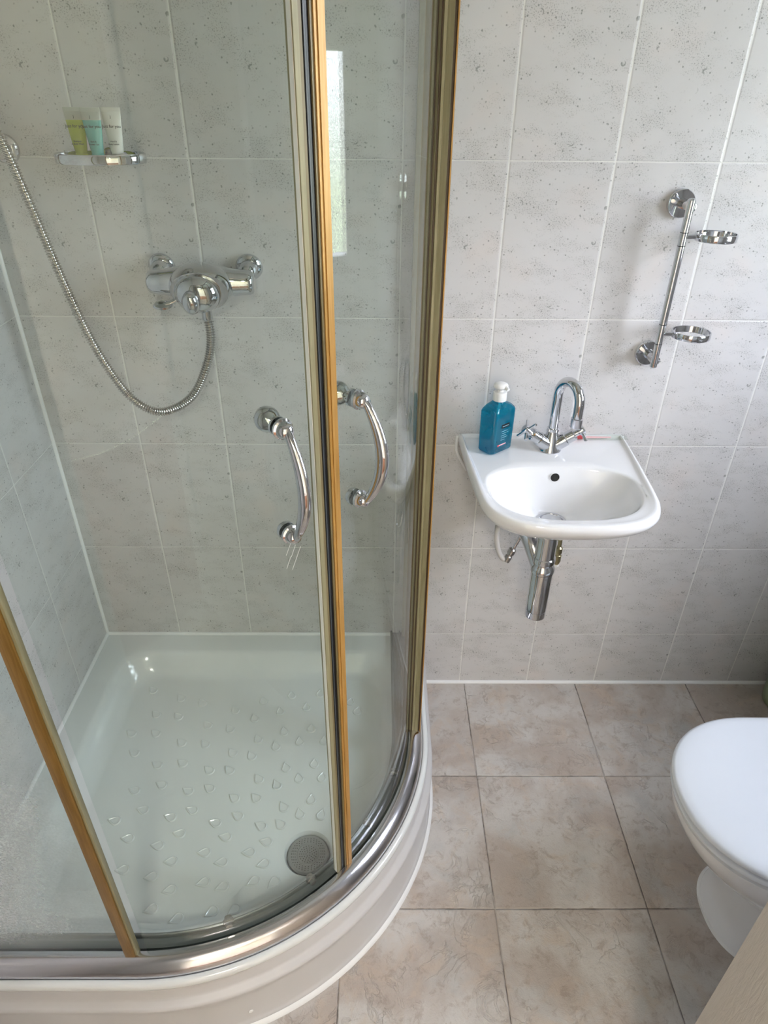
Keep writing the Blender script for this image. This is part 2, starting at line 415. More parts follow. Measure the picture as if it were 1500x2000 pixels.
struct('wall_right', b, M_side, 'speckled pale grey tiled wall around the window', 'wall', smooth=False)
DX0, DX1, DZ = -1.0, -.18, 2.0
b = BM(); box(b, XL-.1, DX0, YF-.12, YF, 0, ZC); box(b, DX1, XR+.15, YF-.12, YF, 0, ZC); box(b, DX0, DX1, YF-.12, YF, DZ, ZC)
struct('wall_front', b, M_paint, 'white painted wall around the doorway', 'wall', smooth=False)
# hall beyond the doorway
b = BM(); box(b, -2.0, 1.0, -3.3, YF-.12, -.06, -.001); struct('floor_hall', b, M_hallfloor, 'brown carpeted hall floor beyond the doorway', 'floor', smooth=False)
b = BM(); box(b, -2.0, 1.0, -3.4, -3.3, 0, ZC); box(b, -2.1, -2.0, -3.4, YF-.12, 0, ZC); box(b, 1.0, 1.1, -3.4, YF-.12, 0, ZC)
struct('wall_hall', b, M_hallwall, 'warm cream hall walls beyond the doorway', 'wall', smooth=False)
b = BM(); box(b, -2.1, 1.1, -3.4, YF-.12, ZC, ZC+.08); struct('ceiling_hall', b, M_paint, 'white hall ceiling beyond the doorway', 'ceiling', smooth=False)
# casing of the doorway
b = BM()
for x0, x1 in ((DX0-.07, DX0), (DX1, DX1+.07)): box(b, x0, x1, YF, YF+.018, 0, DZ+.07, .004)
box(b, DX0-.07, DX1+.07, YF, YF+.018, DZ, DZ+.07, .004)
for x0, x1 in ((DX0, DX0+.025), (DX1-.025, DX1)): box(b, x0, x1, YF-.12, YF, 0, DZ, .002)
struct('trim_1', b, M_white, 'white moulded casing around the bathroom doorway', 'door casing')
# silicone bead along the floor, and up the shower corner
b = BM(); lathe(b, [(.0065, 0), (.0065, XR+.50)], (-.50, -.001, .001), (1, 0, 0), 16)
struct('trim_2', b, M_silicone, 'white silicone bead where the back wall meets the floor', 'sealant bead')
b = BM(); lathe(b, [(.0048, 0), (.0048, ZC-.19)], (XL+.001, -.001, .19), (0, 0, 1), 16)
tube(b, [(XL+.001, -.002, .1915), (-.52, -.002, .1915)], .0055, 12); tube(b, [(XL+.002, -.002, .1915), (XL+.002, -.88, .1915)], .0055, 12)
struct('trim_3', b, M_silicone, 'white silicone bead in the shower corner and along the tray', 'sealant bead')

# ------------------------------------------------------------------ window in the right wall
def window():
    r = bpy.data.objects.new('window_1', None); C.objects.link(r); r.location = (XR+.1, (WY0+WY1)/2, WZ0); r['kind'] = 'structure'
    tag(r, 'white plastic window with patterned obscure glass above the toilet', 'window')
    def frame(y0, y1, z0, z1, wd, x0, x1):
        b = BM(); box(b, x0, x1, y0, y0+wd, z0, z1, .004); box(b, x0, x1, y1-wd, y1, z0, z1, .004)
        box(b, x0, x1, y0+wd, y1-wd, z0, z0+wd, .004); box(b, x0, x1, y0+wd, y1-wd, z1-wd, z1, .004); return b
    X0, X1 = XR+.06, XR+.12
    b = frame(WY0, WY1, WZ0, WZ1, .05, X0, X1); box(b, X0, X1, WY0, WY1, 1.655, 1.70, .003); obj('window_frame', b, M_upvc, r)
    b = frame(WY0+.045, WY1-.045, WZ0+.04, 1.66, .085, X0-.012, X1-.01); obj('window_sash', b, M_upvc, r)
    b = BM(); box(b, X0+.02, X0+.026, WY0+.12, WY1-.12, WZ0+.115, 1.585); obj('window_pane', b, M_obscure, r, smooth=False)
    b = BM(); box(b, X0+.02, X0+.026, WY0+.04, WY1-.04, 1.69, WZ1-.04); obj('window_pane', b, M_obscure, r, smooth=False)
    b = BM(); box(b, XR-.012, X0, WY0, WY1, WZ0-.012, WZ0, .003)
    obj('window_sill', b, M_upvc, r)
    b = BM(); box(b, X0-.03, X0-.012, WY0+.06, WY0+.075, 1.25, 1.37, .003); obj('window_handle', b, M_white, r)
window()

# ------------------------------------------------------------------ door leaf
def door():
    r = bpy.data.objects.new('door_1', None); C.objects.link(r); r.location = (-.1875, YF+.02, 0); r['kind'] = 'structure'
    tag(r, 'cream woodgrain door standing open beside the toilet', 'door')
    b = BM(); box(b, -.190, -.152, YF+.02, -1.0, .01, 1.98, .0015); obj('door_leaf', b, M_door, r)
    b = BM()
    for s, x in ((-1, -.190), (1, -.152)):
        cyl(b, (x, -1.06, 1.0), (x+s*.008, -1.06, 1.0), .026); cyl(b, (x+s*.008, -1.06, 1.0), (x+s*.05, -1.06, 1.0), .009)
        tube(b, [(x+s*.045, -1.06, 1.0), (x+s*.047, -1.10, 1.0), (x+s*.045, -1.17, .998)], .0085, 14)
    obj('door_handle', b, M_chromes, r)
    b = BM(); box(b, -.1785, -.1635, -1.0012, -.9995, .52, .575, .0004); obj('latch_plate', b, M_dull, r)
door()

# ------------------------------------------------------------------ shower tray
CX, CY = -1.055, -.35                              # centre of the quadrant curve
def qpath(r, xl=XL+.001, y0=-.001, n=40, n2=6, start=0, a0=-90., a1=0.):
    """points of the quadrant line at distance r from the curve centre, from the left wall to the back wall"""
    P = [(xl+(CX-xl)*i/n2, CY-r) for i in range(n2)]
    P += [(CX+r*math.cos(math.radians(a0+(a1-a0)*i/n)), CY+r*math.sin(math.radians(a0+(a1-a0)*i/n))) for i in range(n+1)]
    P += [(CX+r, CY+(y0-CY)*i/n2) for i in range(1, n2+1)]
    return P
def arc(r, a0, a1, n):
    return [(CX+r*math.cos(math.radians(a0+(a1-a0)*i/n)), CY+r*math.sin(math.radians(a0+(a1-a0)*i/n))) for i in range(n+1)]
def sweep(bm, prof, pathf, closed=True):
    """prof: closed list of (r, z); pathf(r) -> list of xy"""
    cols = [[bm.verts.new((x, y, z)) for x, y in pathf(r)] for r, z in prof]
    n = len(cols[0]); m = len(cols)
    for k in range(m if closed else m-1):
        A, B = cols[k], cols[(k+1) % m]
        for i in range(n-1): bm.faces.new((A[i], A[i+1], B[i+1], B[i]))
    if closed:
        bm.faces.new([c[0] for c in cols][::-1]); bm.faces.new([c[-1] for c in cols])
    return bm
def outline(dw, dr, rc):
    """closed outline inset dw from the walls and dr from the tray edge (tray edge radius .527), corners rounded rc"""
    r = .527-dr; x0, y1, x1, y0 = XL+dw, -dw, CX+r, CY-r; P = []
    def rc_(cx, cy, a0, a1):
        for i in range(13): a = math.radians(a0+(a1-a0)*i/12); P.append((cx+rc*math.cos(a), cy+rc*math.sin(a)))
    for i in range(41):
        a = math.radians(-90+90*i/40); P.append((CX+r*math.cos(a), CY+r*math.sin(a)))
    rc_(x1-rc, y1-rc, 0, 90); rc_(x0+rc, y1-rc, 90, 180); rc_(x0+rc, y0+rc, 180, 270)
    return P
def by_angle(P, c, N):
    n = len(P); out = []
    Q = [(p[0]-c[0], p[1]-c[1]) for p in P]
    for k in range(N):
        a = 2*PI*k/N; dx, dy = math.cos(a), math.sin(a); best = 0
        for i in range(n):
            (x1, y1), (x2, y2) = Q[i], Q[(i+1) % n]
            ex, ey = x2-x1, y2-y1; den = dx*ey-dy*ex
            if abs(den) < 1e-12: continue
            t = (x1*ey-y1*ex)/den; s = (x1*dy-y1*dx)/den
            if t > 0 and -1e-6 <= s <= 1+1e-6: best = max(best, t)
        out.append((c[0]+dx*best, c[1]+dy*best))
    return out
ZT = .13                                           # tray floor
DR = (-.789, -.600)                                # waste centre
# where each embossed drop lies on the tray floor, in metres
DROPS = [(-1.2431, -0.1553), (-1.1617, -0.1827), (-1.1023, -0.1976), (-1.2120, -0.2361), (-1.1533, -0.2431), (-1.0726, -0.2698), (-1.2567, -0.2963), (-1.1961, -0.2962), (-1.1250, -0.3241), (-1.0664, -0.3280), (-1.2321, -0.3542), (-1.1669, -0.3880), (-1.1081, -0.3830), (-1.0405, -0.4025), (-1.1415, -0.4419), (-1.0290, -0.4510), (-1.1992, -0.4570), (-1.0762, -0.4580), (-0.9433, -0.1897), (-0.8708, -0.1712), (-0.7959, -0.1649), (-1.0119, -0.2225), (-0.8945, -0.2252), (-0.8281, -0.2118), (-0.9573, -0.2484), (-1.0143, -0.2821), (-0.8763, -0.2900), (-0.8094, -0.2803), (-0.9383, -0.3131), (-0.8344, -0.3196), (-0.7744, -0.3168), (-0.8916, -0.3342), (-0.9943, -0.3538), (-0.9466, -0.3626), (-0.8594, -0.3949), (-0.7930, -0.3837), (-0.9925, -0.4024), (-0.8259, -0.4238), (-0.7722, -0.4214), (-0.9197, -0.4263), (-0.8753, -0.4415), (-1.1652, -0.5059), (-1.0557, -0.5058), (-1.2198, -0.5316), (-1.0995, -0.5230), (-0.9979, -0.5367), (-1.1775, -0.5727), (-1.0702, -0.5615), (-1.1094, -0.5885), (-1.0071, -0.6041), (-1.0720, -0.6233), (-1.1667, -0.6411), (-1.1032, -0.6557), (-1.0590, -0.6825), (-0.9948, -0.6674), (-1.0848, -0.7194), (-0.9656, -0.7245), (-1.0306, -0.7377), (-0.9674, -0.4759), (-0.9181, -0.4758), (-0.8530, -0.4980), (-0.8146, -0.5142), (-0.7920, -0.4791), (-0.7661, -0.5163), (-0.9515, -0.5197), (-0.8968, -0.5439), (-0.8557, -0.5397), (-0.9692, -0.5695), (-0.8799, -0.5805), (-0.9129, -0.6041), (-0.9666, -0.6251), (-0.8784, -0.6289), (-0.8937, -0.6656), (-0.9545, -0.6763), (-0.8520, -0.6674), (-0.9221, -0.7211), (-0.7136, -0.1933), (-0.6950, -0.2241)]

def tray():
    t = thing('shower_tray', 'white quadrant shower tray with embossed water drops', 'shower tray', (CX, CY, 0))
    N = 160; c = (-.95, -.42); b = BM()
    def ring(dw, dr, rc, z):
        return [b.verts.new((x, y, z)) for x, y in by_angle(outline(dw, dr, rc), c, N)]
    R = [ring(.002, .004, .002, .10), ring(.002, .0, .002, .183), ring(.003, .002, .002, .188), ring(.005, .006, .003, .190),
         ring(.062, .058, .075, .190), ring(.070, .064, .080, .1875), ring(.076, .068, .084, .181), ring(.086, .078, .082, .162), ring(.098, .088, .078, .143),
         ring(.108, .095, .074, .1345), ring(.118, .102, .068, .1305), ring(.122, .106, .064, ZT)]
    loft(b, R, True, False)
    # floor of the tray, going in to the recessed waste
    inner = R[-1]; prev = inner
    dc = DR
    for rr, z in ((None, ZT), (.078, ZT), (.075, ZT-.0015), (.060, ZT-.004), (.050, ZT-.007), (.046, ZT-.014), (.046, ZT-.03)):
        if rr is None:
            for fr in (.30, .62):
                cur = []
                for k in range(N):
                    o = inner[k].co; a = math.atan2(o.y-dc[1], o.x-dc[0]); q = Vector((dc[0]+.078*math.cos(a), dc[1]+.078*math.sin(a), ZT))
                    cur.append(b.verts.new(o.lerp(q, fr)))
                for i in range(N): j = (i+1) % N; b.faces.new((prev[i], prev[j], cur[j], cur[i]))
                prev = cur
            continue
        cur = []
        for k in range(N):
            o = inner[k].co; a = math.atan2(o.y-dc[1], o.x-dc[0]); cur.append(b.verts.new((dc[0]+rr*math.cos(a), dc[1]+rr*math.sin(a), z)))
        for i in range(N): j = (i+1) % N; b.faces.new((prev[i], prev[j], cur[j], cur[i]))
        prev = cur
    # embossed drops, points away from the waste
    for x, y in DROPS:
        dx, dy = x-DR[0], y-DR[1]; L_ = math.hypot(dx, dy)
        if L_ < .085: continue
        dx, dy = dx/L_, dy/L_; nx, ny = -dy, dx; seg = 24
        rings = []
        for sc, h in ((1.10, -.0004), (1.0, .0022), (.86, .0028), (.72, .0016), (.5, .0013)):
            ringv = []
            for k in range(seg):
                a = 2*PI*k/seg
                px = math.cos(a); py = math.sin(a)
                w_ = .0105*(1 if px < 0 else (1-px)**.55*1.0+0.0) if px > 0 else .0105
                ln = .0105 if px < 0 else .0185
                u = px*ln; v_ = py*w_
                ringv.append(b.verts.new((x+(dx*u+nx*v_)*sc-dx*.003, y+(dy*u+ny*v_)*sc-dy*.003, ZT+h)))
            rings.append(ringv)
        loft(b, rings, False, True)
    obj('tray', b, M_tray, t, 30)
    # waste
    b = BM(); lathe(b, [(0, 0), (.0435, 0), (.0435, .004), (.0405, .0065), (.036, .0055), (.024, .0052), (.0225, .0062), (.020, .0052), (0, .0060)], (DR[0], DR[1], ZT-.018), seg=64)
    g_ = obj('waste_grate', b, M_grate, t, 30)
    b = BM()
    for rr, n in ((.0045, 5), (.009, 10), (.0135, 15), (.0178, 20), (.0275, 26), (.0315, 30), (.0352, 34)):
        for i in range(n):
            a = 2*PI*(i+.5*(n % 2))/n; lathe(b, [(0, 0), (.0009, 0), (.0009, .0004), (0, .0004)], (DR[0]+rr*math.cos(a), DR[1]+rr*math.sin(a), ZT-.018+.0058), seg=8)
    obj('grate_holes', b, M_hole, g_, smooth=False)
    # riser panel below the tray edge, with its ridges
    b = BM(); P = [(.500, .0), (.545, .0), (.546, .006), (.541, .012), (.539, .020), (.5385, .085), (.5365, .100), (.5375, .118), (.5415, .124), (.5445, .130), (.5445, .135), (.5415, .140), (.5335, .144), (.5305, .150), (.529, .170), (.527, .178), (.500, .178)]
    sweep(b, P, lambda r: qpath(r)); obj('riser_panel', b, M_riser, t, 60)
    b = BM(); P = [(.522, .1785), (.5285, .1785), (.5315, .183), (.5325, .189), (.531, .1945), (.5275, .1975), (.522, .1985), (.519, .1965), (.518, .190)]
    sweep(b, P, lambda r: qpath(r)); obj('tray_lip', b, M_tray, t, 60)
    b = BM(); P = [(.543, .0), (.552, .0), (.551, .003), (.548, .007), (.5445, .009)]
    sweep(b, P, lambda r: qpath(r)); obj('sealant', b, M_silicone, t, 60)
    b = BM()
    for a, z in ((-70.5, .046), (-105, .046)):
        b = BM(); rr = .5395
        if a < -90: p = Vector((CX-.13, CY-rr, z)); nrm = Vector((0, -1, 0))
        else: nrm = Vector((math.cos(math.radians(a)), math.sin(math.radians(a)), 0)); p = Vector((CX, CY, z))+nrm*rr
        lathe(b, [(.0045, 0), (.004, .0012), (0, .0016)], p, nrm, 16)
        obj('screw_cap', b, M_white, t)
tray()

# ------------------------------------------------------------------ shower enclosure
ZR, ZTOP = .222, 1.86
def vstrip(bm, pts, z0, z1):
    """closed xy outline extruded from z0 to z1"""
    A = [bm.verts.new((x, y, z0)) for x, y in pts]; B = [bm.verts.new((x, y, z1)) for x, y in pts]
    loft(bm, [A, B])
def radial_rect(r0, r1, a0, a1):
    n = 3; out = [(CX+r0*math.cos(math.radians(a0+(a1-a0)*i/n)), CY+r0*math.sin(math.radians(a0+(a1-a0)*i/n))) for i in range(n+1)]
    out += [(CX+r1*math.cos(math.radians(a1+(a0-a1)*i/n)), CY+r1*math.sin(math.radians(a1+(a0-a1)*i/n))) for i in range(n+1)]
    return out
def enclosure():
    t = thing('shower_enclosure', 'curved glass quadrant shower enclosure with gold-coloured uprights on the white tray', 'shower enclosure', (CX, CY, .19))
    b = BM(); P = [(.4855, .1905), (.4865, .2235), (.492, .2245), (.501, .2225), (.510, .217), (.516, .209), (.5185, .200), (.5190, .1985), (.5130, .1985), (.513, .1905)]
    sweep(b, P, lambda r: qpath(r, n=64)); rail = obj('bottom_rail', b, M_chromes, t, 50)
    b = BM(); P = [(.447, .1905), (.447, .203), (.450, .2045), (.4525, .203), (.4535, .197), (.470, .197), (.471, .204), (.4735, .204), (.4745, .198), (.4853, .198), (.4853, .1905)]
    sweep(b, P, lambda r: qpath(r, n=64)); obj('track', b, M_track, rail, 50)
    b = BM(); P = [(.450, ZTOP-.035), (.450, ZTOP), (.513, ZTOP), (.519, ZTOP-.006), (.519, ZTOP-.03), (.513, ZTOP-.035)]
    sweep(b, P, lambda r: qpath(r, n=64)); obj('top_rail', b, M_chromes, t, 50)
    # fixed panes
    xp = -1.066
    b = BM(); box(b, XL+.004, xp-.004, CY-.4895, CY-.4835, ZR-.018, ZTOP-.02); obj('fixed_pane', b, M_glass_scale, t, smooth=False)['label'] = 'fixed glass pane clouded with limescale'
    b = BM(); box(b, CX+.4905, CX+.4965, CY+.010, -.004, ZR-.018, ZTOP-.02); obj('fixed_pane', b, M_glass, t, smooth=False)
    # wall profiles
    b = BM(); box(b, XL+.0005, XL+.022, CY-.505, CY-.475, .2, ZTOP-.03, .002); obj('wall_profile', b, M_olive, t)
    b = BM(); box(b, CX+.478, CX+.508, -.022, -.0005, .2, ZTOP-.03, .002); obj('wall_profile', b, M_olive, t)
    # uprights between fixed panes and doors
    b = BM(); box(b, xp-.011, xp+.007, CY-.4965, CY-.479, ZR-.005, ZTOP-.03, .003)
    u = obj('upright', b, M_browngold, t)
    b = BM(); box(b, xp+.007, xp+.011, CY-.4935, CY-.482, ZR-.005, ZTOP-.03, .001); obj('upright_edge', b, M_olive, u)
    b = BM(); X = CX+.4865; Y = CY-.002
    pr = [(X, Y-.008), (X+.003, Y-.010), (X+.005, Y-.0085), (X+.007, Y-.011), (X+.0105, Y-.011), (X+.0115, Y-.009), (X+.0135, Y-.0095), (X+.0195, Y-.012), (X+.0205, Y-.010), (X+.0205, Y+.012), (X, Y+.012)]
    vstrip(b, pr, ZR-.004, ZTOP-.03); u = obj('upright', b, M_olive, t, 25)
    b = BM(); box(b, X+.0205, X+.0240, Y-.008, Y+.012, ZR-.004, ZTOP-.03, .0006); obj('upright_groove', b, M_darkbrown, u)
    b = BM(); box(b, X+.0240, X+.0262, Y-.012, Y+.012, ZR-.004, ZTOP-.03, .0008); obj('upright_edge', b, M_gold, u)
    b = BM(); box(b, X+.0035, X+.0052, Y-.0125, Y-.008, ZR-.004, ZTOP-.03, .0004); box(b, X-.0015, X, Y-.010, Y+.01, ZR-.004, ZTOP-.03, .0004); obj('upright_groove', b, M_darkbrown, u)
    # two curved sliding doors
    for side in (-1, 1):
        ga0, ga1 = (-88.5, -45.3) if side < 0 else (-43.2, -3.0)
        b = BM(); P = [(.4785, .204), (.4845, .204), (.4845, ZTOP-.04), (.4785, ZTOP-.04)]
        sweep(b, P, lambda r: arc(r, ga0, ga1, 48)); d = obj('door', b, M_glass, t, 30)
        d['label'] = 'left sliding curved glass door' if side < 0 else 'right sliding curved glass door'
        # stile along the meeting edge
        b = BM()
        if side < 0:
            vstrip(b, radial_rect(.475, .4865, -46.05, -45.32), ZR+.002, ZTOP-.04)
            obj('door_stile', b, M_olive, d, 25)
            b = BM(); vstrip(b, radial_rect(.4750, .4855, -45.32, -44.82), ZR+.002, ZTOP-.04); obj('stile_edge', b, M_brownolive, d, 25)
            b = BM(); vstrip(b, radial_rect(.4785, .4845, -46.12, -46.05), ZR+.004, ZTOP-.04); obj('glass_edge', b, M_silicone, d)
            b = BM(); vstrip(b, radial_rect(.475, .4845, -44.82, -44.26), ZR+.002, ZTOP-.04); obj('door_seal', b, M_seal, d)
            b = BM(); vstrip(b, radial_rect(.480, .4858, -44.62, -44.40), ZR+.002, ZTOP-.04); obj('seal_fin', b, M_sealgrey, d)
        else:
            vstrip(b, radial_rect(.4755, .4865, -43.78, -43.40), ZR+.002, ZTOP-.04); obj('door_stile', b, M_brownolive, d, 25)
            b = BM(); vstrip(b, radial_rect(.4750, .4880, -43.40, -41.80), ZR+.002, ZTOP-.04); vstrip(b, radial_rect(.478, .4892, -42.95, -42.35), ZR+.002, ZTOP-.04); obj('stile_edge', b, M_gold, d, 25)
            b = BM(); vstrip(b, radial_rect(.475, .4845, -44.24, -43.78), ZR+.002, ZTOP-.04); obj('door_seal', b, M_seal, d)
        # handle
        ah = math.radians(-51.2 if side < 0 else -37.3)
        n = Vector((math.cos(ah), math.sin(ah), 0)); base = Vector((CX, CY, 0))
        z1, z0 = 1.172, 1.030
        b = BM()
        for z in (z0, z1):
            p = base+n*.4845+Vector((0, 0, z))
            lathe(b, [(.0118, 0), (.0125, .001), (.0125, .0045), (.0105, .006), (.0105, .0065), (.0100, .009), (.0088, .013), (.0065, .0165), (0, .018)], p, n, 32)
        P_ = []
        for q in range(33):
            s_ = q/32; P_.append(base+n*(.4845+.013+.027*math.sin(PI*s_)**.85)+Vector((0, 0, z0+(z1-z0)*s_)))
        tube(b, P_, lambda i, n_: (.0052+.0018*math.sin(PI*i/(n_-1)), .0052+.0040*math.sin(PI*i/(n_-1))), 20)
        h = obj('door_handle', b, M_chrome, d, 50)
        b = BM()
        p = base+n*.4785+Vector((0, 0, z1))
        lathe(b, [(.011, 0), (.0115, -.003), (.006, -.006), (.006, -.010), (.011, -.014), (.0145, -.019), (.0155, -.025), (.014, -.031), (.009, -.035), (0, -.036)], p, n, 32); obj('inner_knob', b, M_chrome, d, 50)
        b = BM()
        p = base+n*.4785+Vector((0, 0, z0))
        lathe(b, [(.0115, 0), (.012, -.004), (.010, -.008), (.0, -.010)], p, n, 32)
        obj('fixing_cap', b, M_chrome, d, 50)
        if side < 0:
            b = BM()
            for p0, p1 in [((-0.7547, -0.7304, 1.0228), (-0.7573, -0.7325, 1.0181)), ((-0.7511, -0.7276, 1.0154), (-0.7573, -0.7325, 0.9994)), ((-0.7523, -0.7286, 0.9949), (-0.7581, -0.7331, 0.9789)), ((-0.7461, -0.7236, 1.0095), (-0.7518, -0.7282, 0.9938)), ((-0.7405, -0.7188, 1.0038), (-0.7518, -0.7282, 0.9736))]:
                tube(b, [p0, p1], .00028, 6)  # thin pale lines paint light glinting off scratched glass
            obj('scratch_glints', b, M_silicone, d)['label'] = 'fine pale lines painting the glints of scratched glass below the handle'
        # rollers on the bottom of the door
        for ar in ((-71.5, -52.) if side < 0 else (-33., -17.)):
            a = math.radians(ar); n = Vector((math.cos(a), math.sin(a), 0)); p = base+n*.4785+Vector((0, 0, .2385))
            b = BM(); lathe(b, [(0, 0), (.006, 0), (.0065, -.006), (.009, -.007), (.0095, -.012), (.007, -.013), (.0065, -.018), (0, -.019)], p, n, 20)
            box(b, -.004, .004, -.003, .003, -.012, .010, .001)
            for v in b.verts:
                if abs(v.co.x) < .05 and abs(v.co.y) < .05: v.co = v.co+p-n*.012
            obj('roller', b, M_dull, d)
enclosure()

# ------------------------------------------------------------------ shower valve, hose, riser rail
def valve():
    t = thing('shower_valve', 'chrome bar shower valve on the tiled wall with round dial and lever', 'shower valve', (-.988, 0, 1.165))
    x0, x1, z, y = -1.086, -.905, 1.168, -.055
    b = BM(); lathe(b, [(0, -.012), (.016, -.012), (.021, -.008), (.0235, 0), (.025, .02), (.029, .045), (.034, .065), (.0375, .085), (.0380, .097), (.0365, .110), (.032, .130), (.027, .150), (.0245, .172), (.0235, .188), (.021, .194), (.016, .197), (0, .197)], (x0, y, z), (1, 0, 0), 48)
    obj('valve_body', b, M_chrome, t, 50)
    for x in (x0+.004, x1-.001):
        b = BM(); lathe(b, [(0, 0), (.027, 0), (.0275, .003), (.025, .008), (.019, .012), (.018, .030), (0, .05)], (x, 0, z+.018), (0, -1, -.25), 40); obj('wall_flange', b, M_chrome, t, 50)
    ax = Vector((-.02, -1, -.22)); c = Vector((-.990, y+.005, z-.002))
    b = BM(); lathe(b, [(.020, -.022), (.038, -.008), (.0455, .008), (.0465, .018), (.044, .030), (.0395, .040)], c, ax, 56, 1.42, .98); lathe(b, [(.0395, .030), (.0410, .040), (.0405, .046), (.037, .054), (.029, .062), (.020, .067), (.0, .069)], c+Vector((-.004, 0, -.003)), ax, 56, 1.10, .92)
    dl = obj('valve_dial', b, M_chrome, t, 40)
    b = BM(); x_, y_, a_ = basis(ax)
    k = c+a_*.066+x_*-.010+Vector((0, 0, -.006)); lathe(b, [(.016, -.008), (.017, .002), (.0165, .010), (.013, .017), (.007, .020), (0, .0205)], k, ax, 32, 1., 1.35)
    obj('dial_knob', b, M_chrome, dl, 50)
    b = BM(); k2 = c+a_*.030+Vector((-.012, 0, 0))
    tube(b, spline([k2+Vector((-.030, 0, -.016)), k2+Vector((-.048, -.004, -.024)), k2+Vector((-.058, -.006, -.027))], 10), .0042, 14)
    lathe(b, [(0, -.004), (.011, -.0035), (.013, 0), (.011, .0035), (0, .004)], k2+Vector((-.064, -.007, -.029)), (0.1, -.55, .83), 32, 1.45, .85)
    obj('lever', b, M_chrome, t, 50)
    b = BM(); lathe(b, [(.012, 0), (.012, -.012), (.0105, -.016), (.0105, -.034), (.009, -.036), (0, -.036)], (-.9865, -.07, z-.034), (0, 0, 1), 28); obj('hose_outlet', b, M_chrome, t, 40)
valve()
def hose():
    ctrl = [(-.9865, -.07, 1.104), (-.9850, -.071, 1.0614), (-.9990, -.074, 1.0072), (-1.033, -.078, .9447), (-1.079, -.080, .9110), (-1.128, -.080, .905), (-1.1764, -.078, .9439), (-1.2206, -.076, 1.0385), (-1.2532, -.074, 1.1613), (-1.2826, -.072, 1.3077), (-1.304, -.072, 1.4085), (-1.322, -.078, 1.452), (-1.334, -.092, 1.470)]
    P = resample(spline(ctrl, 600), .00085)
    b = BM(); tube(b, P, lambda i, n: .0068+.0026*max(0., math.cos(2*PI*i/6)*.7+.3)**.6, 16)
    o = obj('shower_hose', b, M_hose, None, 60); tag(o, 'ribbed chrome shower hose looping from the valve to the riser rail', 'shower hose')
hose()
def riser():
    t = thing('shower_riser_rail', 'chrome riser rail with hand shower at the left of the shower back wall', 'shower rail', (-1.337, 0, 1.0))
    b = BM(); cyl(b, (-1.345, -.05, 1.37), (-1.345, -.05, 2.0), .0095); obj('rail', b, M_chrome, t)
    for z in (1.393, 1.97):
        b = BM(); lathe(b, [(0, 0), (.024, 0), (.0255, .004), (.024, .010), (.016, .014), (.0145, .050), (.014, .062), (0, .064)], (-1.334, -.0005, z), (0, -1, 0), 36); obj('rail_bracket', b, M_chromes, t, 50)
    b = BM(); box(b, -1.365, -1.325, -.075, -.032, 1.475, 1.515, .008, 3); cyl(b, (-1.335, -.08, 1.485), (-1.345, -.125, 1.50), .015); lathe(b, [(.010, 0), (.012, .006), (.011, .016), (0, .019)], (-1.323, -.055, 1.497), (1, 0, 0), 24)
    obj('slider', b, M_chrome, t, 50)
    b = BM(); tube(b, spline([(-1.334, -.092, 1.466), (-1.336, -.108, 1.53), (-1.336, -.145, 1.62), (-1.336, -.20, 1.70)], 14), .013, 20)
    lathe(b, [(0, -.012), (.03, -.010), (.045, 0), (.046, .012), (.040, .016), (0, .018)], (-1.336, -.215, 1.725), (0, -.85, -.5), 36); obj('hand_shower', b, M_chrome, t, 50)
riser()

# ------------------------------------------------------------------ soap shelf and toiletry tubes
def shelf():
    t = thing('soap_shelf', 'small oval chrome soap shelf on the shower wall holding toiletry tubes', 'shelf', (-1.143, 0, 1.385))
    cx, cy, a, bb = -1.1425, -.056, .0795, .050
    b = BM(); N = 64
    def el(s, z): return [b.verts.new((cx+(a+s)*math.cos(2*PI*i/N), cy+(bb+s)*math.sin(2*PI*i/N), z)) for i in range(N)]
    R = [el(-.003, 1.3755), el(0, 1.3760), el(.001, 1.378), el(.001, 1.390), el(-.0005, 1.392), el(-.002, 1.392), el(-.003, 1.390), el(-.003, 1.3815)]
    loft(b, R, False, False); loft(b, [R[-1], R[0]], False, False); obj('shelf_rim', b, M_chrome, t, 50)
    b = BM(); loft(b, [el(-.0032, 1.3800), el(-.0032, 1.3822)]); obj('shelf_plate', b, M_shelfglass, t, 30)
    b = BM(); cyl(b, (cx, -.0005, 1.386), (cx, -.010, 1.386), .012); obj('wall_mount', b, M_chrome, t)
shelf()
